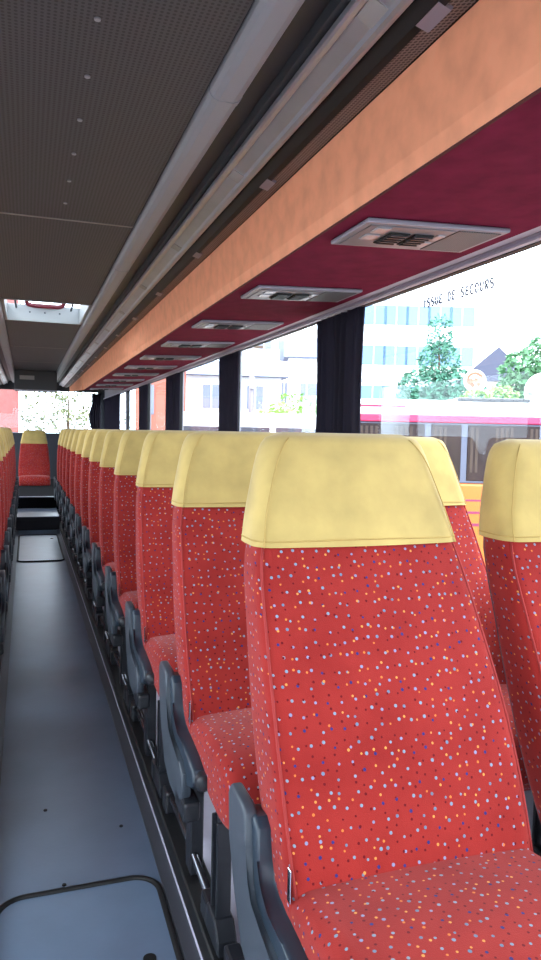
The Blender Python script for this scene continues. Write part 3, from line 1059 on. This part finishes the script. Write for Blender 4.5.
# --- hedge, trees
PG = 'trees outside the windows'
plant('garden_hedge', 'bright green shrub behind the white minibus', 'shrub', 6.35, 17.2, 2.0,
      [(-0.5, 0.1, 2.55, 0.6, 0.5, 0.5), (0.1, 0, 2.85, 0.7, 0.5, 0.55), (0.7, -0.2, 2.8, 0.6, 0.5, 0.55), (0.1, 0, 1.4, 1.2, 0.7, 1.2)], (120, 170, 74), 0.07, 3600, 3, 0.06)
plant('garden_tree', 'tall blue-green tree with pointed crown beside the pale office building', 'tree', 17.4, 28.2, 7.2,
      [(-0.4, 0.1, 3.7, 1.9, 1.2, 0.9), (0.9, -0.3, 3.8, 1.6, 1.2, 0.9), (-0.7, 0, 4.6, 1.2, 1.0, 0.8), (0.9, -0.3, 4.7, 1.2, 1.0, 0.7), (0.0, 0, 5.7, 1.0, 0.9, 0.9), (0, 0, 6.9, 0.6, 0.6, 0.9)], (70, 120, 100), 0.11, 6500, 5, 0.15, PG)
plant('garden_tree', 'leafy green tree at the picture edge behind the coach roof', 'tree', 14.75, 18.4, 5.2,
      [(0, 0, 3.6, 1.3, 1.2, 1.0), (-0.3, 0, 4.4, 0.9, 0.8, 0.7), (0.6, 0, 4.9, 1.0, 0.8, 0.7), (-0.5, 0, 3.2, 0.8, 0.6, 0.7), (0.2, 0, 3.5, 1.0, 0.8, 0.8)], (78, 122, 84), 0.10, 4600, 7, 0.12, PG)
plant('garden_shrub', 'small light green bush beside the round red and white sign', 'shrub', 11.0, 15.4, 3.3,
      [(-0.35, 0.1, 3.25, 0.45, 0.4, 0.32), (0.3, -0.1, 3.35, 0.45, 0.4, 0.35), (0, 0, 2.4, 0.8, 0.5, 0.8)], (124, 156, 86), 0.06, 2200, 9, 0.05)
# tree behind the rear window: thin, mostly bare, sparse autumn leaves
plant('sparse_tree', 'thin tree with few pale leaves outside the rear window', 'tree', 1.25, 23.4, 4.2,
      [(-0.7, 0, 3.0, 0.8, 0.6, 0.7), (0.5, 0, 3.2, 1.0, 0.6, 0.6), (1.2, 0, 2.7, 0.9, 0.6, 0.5), (0, 0, 2.5, 1.4, 0.5, 0.5), (-0.1, 0, 3.5, 0.6, 0.5, 0.4)], (112, 118, 84), 0.07, 1300, 11, 0.07)

# --- buildings
BW = mat('white_render', rgb(225, 224, 226), 0.8, noise=0.04)
BC = mat('cream_render', rgb(222, 212, 205), 0.8, noise=0.05)
BT = mat('terracotta_render', rgb(160, 92, 78), 0.85, noise=0.08, nscale=3)
BB = mat('pink_brick', rgb(128, 74, 72), 0.9, noise=0.15, nscale=8)
WB = mat('sky_blue_window', rgb(96, 128, 164), 0.15)
WD = mat('grey_window', rgb(108, 114, 134), 0.2)
ROOF2 = mat('dark_roof', rgb(78, 80, 96), 0.8, spec=0.1)
ROOF = mat('slate_roof', rgb(104, 112, 140), 0.7)
def building(name, label, cat, x, y, rz, L, D, Ht, wm, rows, cols, z1, dz, wh, ww, win, roof=None, balc=False, band=None, x1=0.8):
    t = thing(name, label, cat, (x, y, GZ), rz)
    obj('wall', box(B(), 0, L, 0, D, 0, Ht, 0.02, 1), wm, t)
    for r_ in range(rows):
        z = z1 + dz * r_
        for c_ in range(cols):
            xx = x1 + (L - 2 * x1 - ww) * (c_ / max(1, cols - 1))
            f = obj('window', box(B(), xx, xx + ww, -0.05, 0.05, z, z + wh), win, t)
            obj('window_bar', box(B(), xx + ww / 2 - 0.03, xx + ww / 2 + 0.03, -0.08, 0.0, z, z + wh), BW, f)
        if balc:
            b = obj('balcony', box(B(), 0.3, L * 0.55, -1.1, 0.0, z - 0.35, z - 0.2), wm, t)
            obj('railing', box(B(), 0.3, L * 0.55, -1.1, -1.05, z - 0.2, z + 0.65), mat('railing_grey', rgb(200, 200, 205), 0.6) if 'railing_grey' not in bpy.data.materials else bpy.data.materials['railing_grey'], b)
        if band:
            obj('floor_band', box(B(), -0.1, L + 0.1, -0.2, 0.05, z + wh + 0.35, z + wh + 0.55), band, t)
    if roof:
        obj('roof', prism(B(), [(-0.4, Ht), (D / 2, Ht + roof), (D + 0.4, Ht)], 'X', -0.3, L + 0.3), ROOF2 if roof > 1.8 else ROOF, t)
    return t
A19 = math.radians(-18.8)
GB = mat('grey_band', rgb(170, 176, 186), 0.6)
building('office_building', 'pale office building with rows of light blue windows behind the tall tree', 'building', 22.3, 51.4, A19, 13.0, 10, 14.5, BW, 4, 5, 1.7, 3.05, 1.45, 1.9, WB, band=GB, x1=2.2)
building('apartment_building', 'white apartment building with balconies behind the green shrub', 'building', 13.0, 48.8, A19, 7.0, 4, 9.6, BC, 3, 4, 1.6, 2.9, 1.4, 1.0, WD, balc=True)
h = building('gabled_house', 'white house with slate-blue roof end against the curtain', 'building', 15.8, 43.4, A19, 3.2, 2, 7.2, BW, 2, 2, 1.6, 2.8, 1.2, 0.8, WD, roof=1.4)
building('small_house', 'white house with dark gable between the two trees', 'building', 26.9, 34.2, math.radians(62), 5.0, 3.4, 5.6, BC, 1, 2, 2.4, 3.0, 1.2, 0.9, WD, roof=1.9)
building('terracotta_building', 'terracotta-coloured building seen between the narrow far curtains', 'building', 3.9, 27.5, math.radians(-8), 1.9, 1.8, 4.9, BT, 1, 2, 3.0, 2.0, 1.1, 0.5, WD, roof=0.8, x1=0.2)
building('far_white_house', 'white house showing beside the terracotta building', 'building', 6.4, 30.5, math.radians(-10), 4.2, 6, 4.8, BW, 2, 3, 1.2, 2.2, 1.0, 0.7, WD, roof=0.9)
building('brick_building', 'pink brick building outside the rear window', 'building', -5.2, 21.0, 0, 5.0, 1.2, 6.0, BB, 2, 2, 1.0, 2.6, 1.2, 0.9, WD)

# --- pole, round sign, mirror
t = thing('utility_pole', 'thin grey pole in front of the white apartment building', 'pole', (8.9, 28.9, GZ))
obj('shaft', tube(B(), [(0, 0, 0), (0, 0, 3.2), (0, 0, 6.4)], [0.13, 0.11, 0.08], 10), mat('pole_grey', rgb(130, 122, 130), 0.7), t, smooth=True)
obj('insulator', tube(B(), [(0, -0.13, 4.2), (0, -0.13, 4.7)], 0.10, 10), mat('pole_box', rgb(150, 145, 150), 0.6), t)
obj('crossarm', box(B(), -0.5, 0.5, -0.05, 0.05, 5.9, 6.0), BARK, t)

t = thing('round_sign', 'round white sign with orange-red emblem above the coach roof', 'sign', (11.8, 17.25, GZ), A19)
zc = e(1.56) - GZ
obj('post', cyl(B(), (0, 0.06, 0), (0, 0.06, zc), 0.035, 10), ALU, t)
obj('plate', disc(B(), (0, 0, zc), (0, 1, 0), 0.31, 0.04, 40), mat('sign_white', rgb(240, 238, 238), 0.4), t, smooth=True, angle=40)
SR = mat('sign_red', rgb(206, 84, 60), 0.5)
bm = B()
cres = []
for i in range(21):
    a = math.radians(20 + 170 * i / 20)
    cres.append((0.25 * math.cos(a), zc + 0.25 * math.sin(a)))
for i in range(21):
    a = math.radians(190 - 170 * i / 20)
    cres.append((0.05 * math.cos(math.radians(100)) + 0.16 * math.cos(a), zc + 0.03 + 0.15 * math.sin(a)))
prism(bm, cres, 'Y', -0.035, -0.02)
for cx, cz, rr in ((-0.13, -0.02, 0.10), (0.02, 0.03, 0.07), (0.10, -0.08, 0.06), (-0.06, -0.12, 0.06)):
    disc(bm, (cx, -0.028, zc + cz), (0, 1, 0), rr, 0.014, 14)
obj('emblem', bm, SR, t)

t = thing('road_mirror', 'round traffic mirror with white rim cut off by the picture edge', 'mirror', (7.49, 9.15, GZ), A19)
zc = e(0.71) - GZ
obj('post', cyl(B(), (0, 0.10, 0), (0, 0.10, zc), 0.04, 10), ALU, t)
rim = [(0.27 * math.cos(a), 0, zc + 0.27 * math.sin(a)) for a in [2 * math.pi * i / 36 for i in range(36)]]
obj('rim', tube(B(), rim, 0.028, 8, closed=True), mat('mirror_rim', rgb(235, 235, 235), 0.5), t, smooth=True)
bm = B()
bmesh.ops.create_uvsphere(bm, u_segments=32, v_segments=16, radius=0.27)
bmesh.ops.scale(bm, vec=(1, 0.28, 1), verts=bm.verts)
bmesh.ops.translate(bm, vec=(0, 0.03, zc), verts=bm.verts)
obj('mirror_face', bm, mat('mirror_blue', rgb(150, 170, 196), 0.08, 0.9), t, smooth=True)
t = tag(thing('blue_bin', 'small blue box standing behind the coach roof', 'box', (8.71, 16.16, GZ)), 'small blue box standing behind the coach roof', 'box')
BL = mat('blue_plastic', rgb(60, 130, 200), 0.4)
obj('shell', prism(B(), [(-0.22, 0), (0.22, 0), (0.22, 2.9), (0.16, 3.12), (-0.16, 3.12), (-0.22, 2.9)], 'Y', -0.2, 0.2, 0.02, 1), BL, t)
obj('lid', box(B(), -0.16, 0.16, -0.16, 0.16, 3.12, 3.16, 0.01, 1), BL, t)
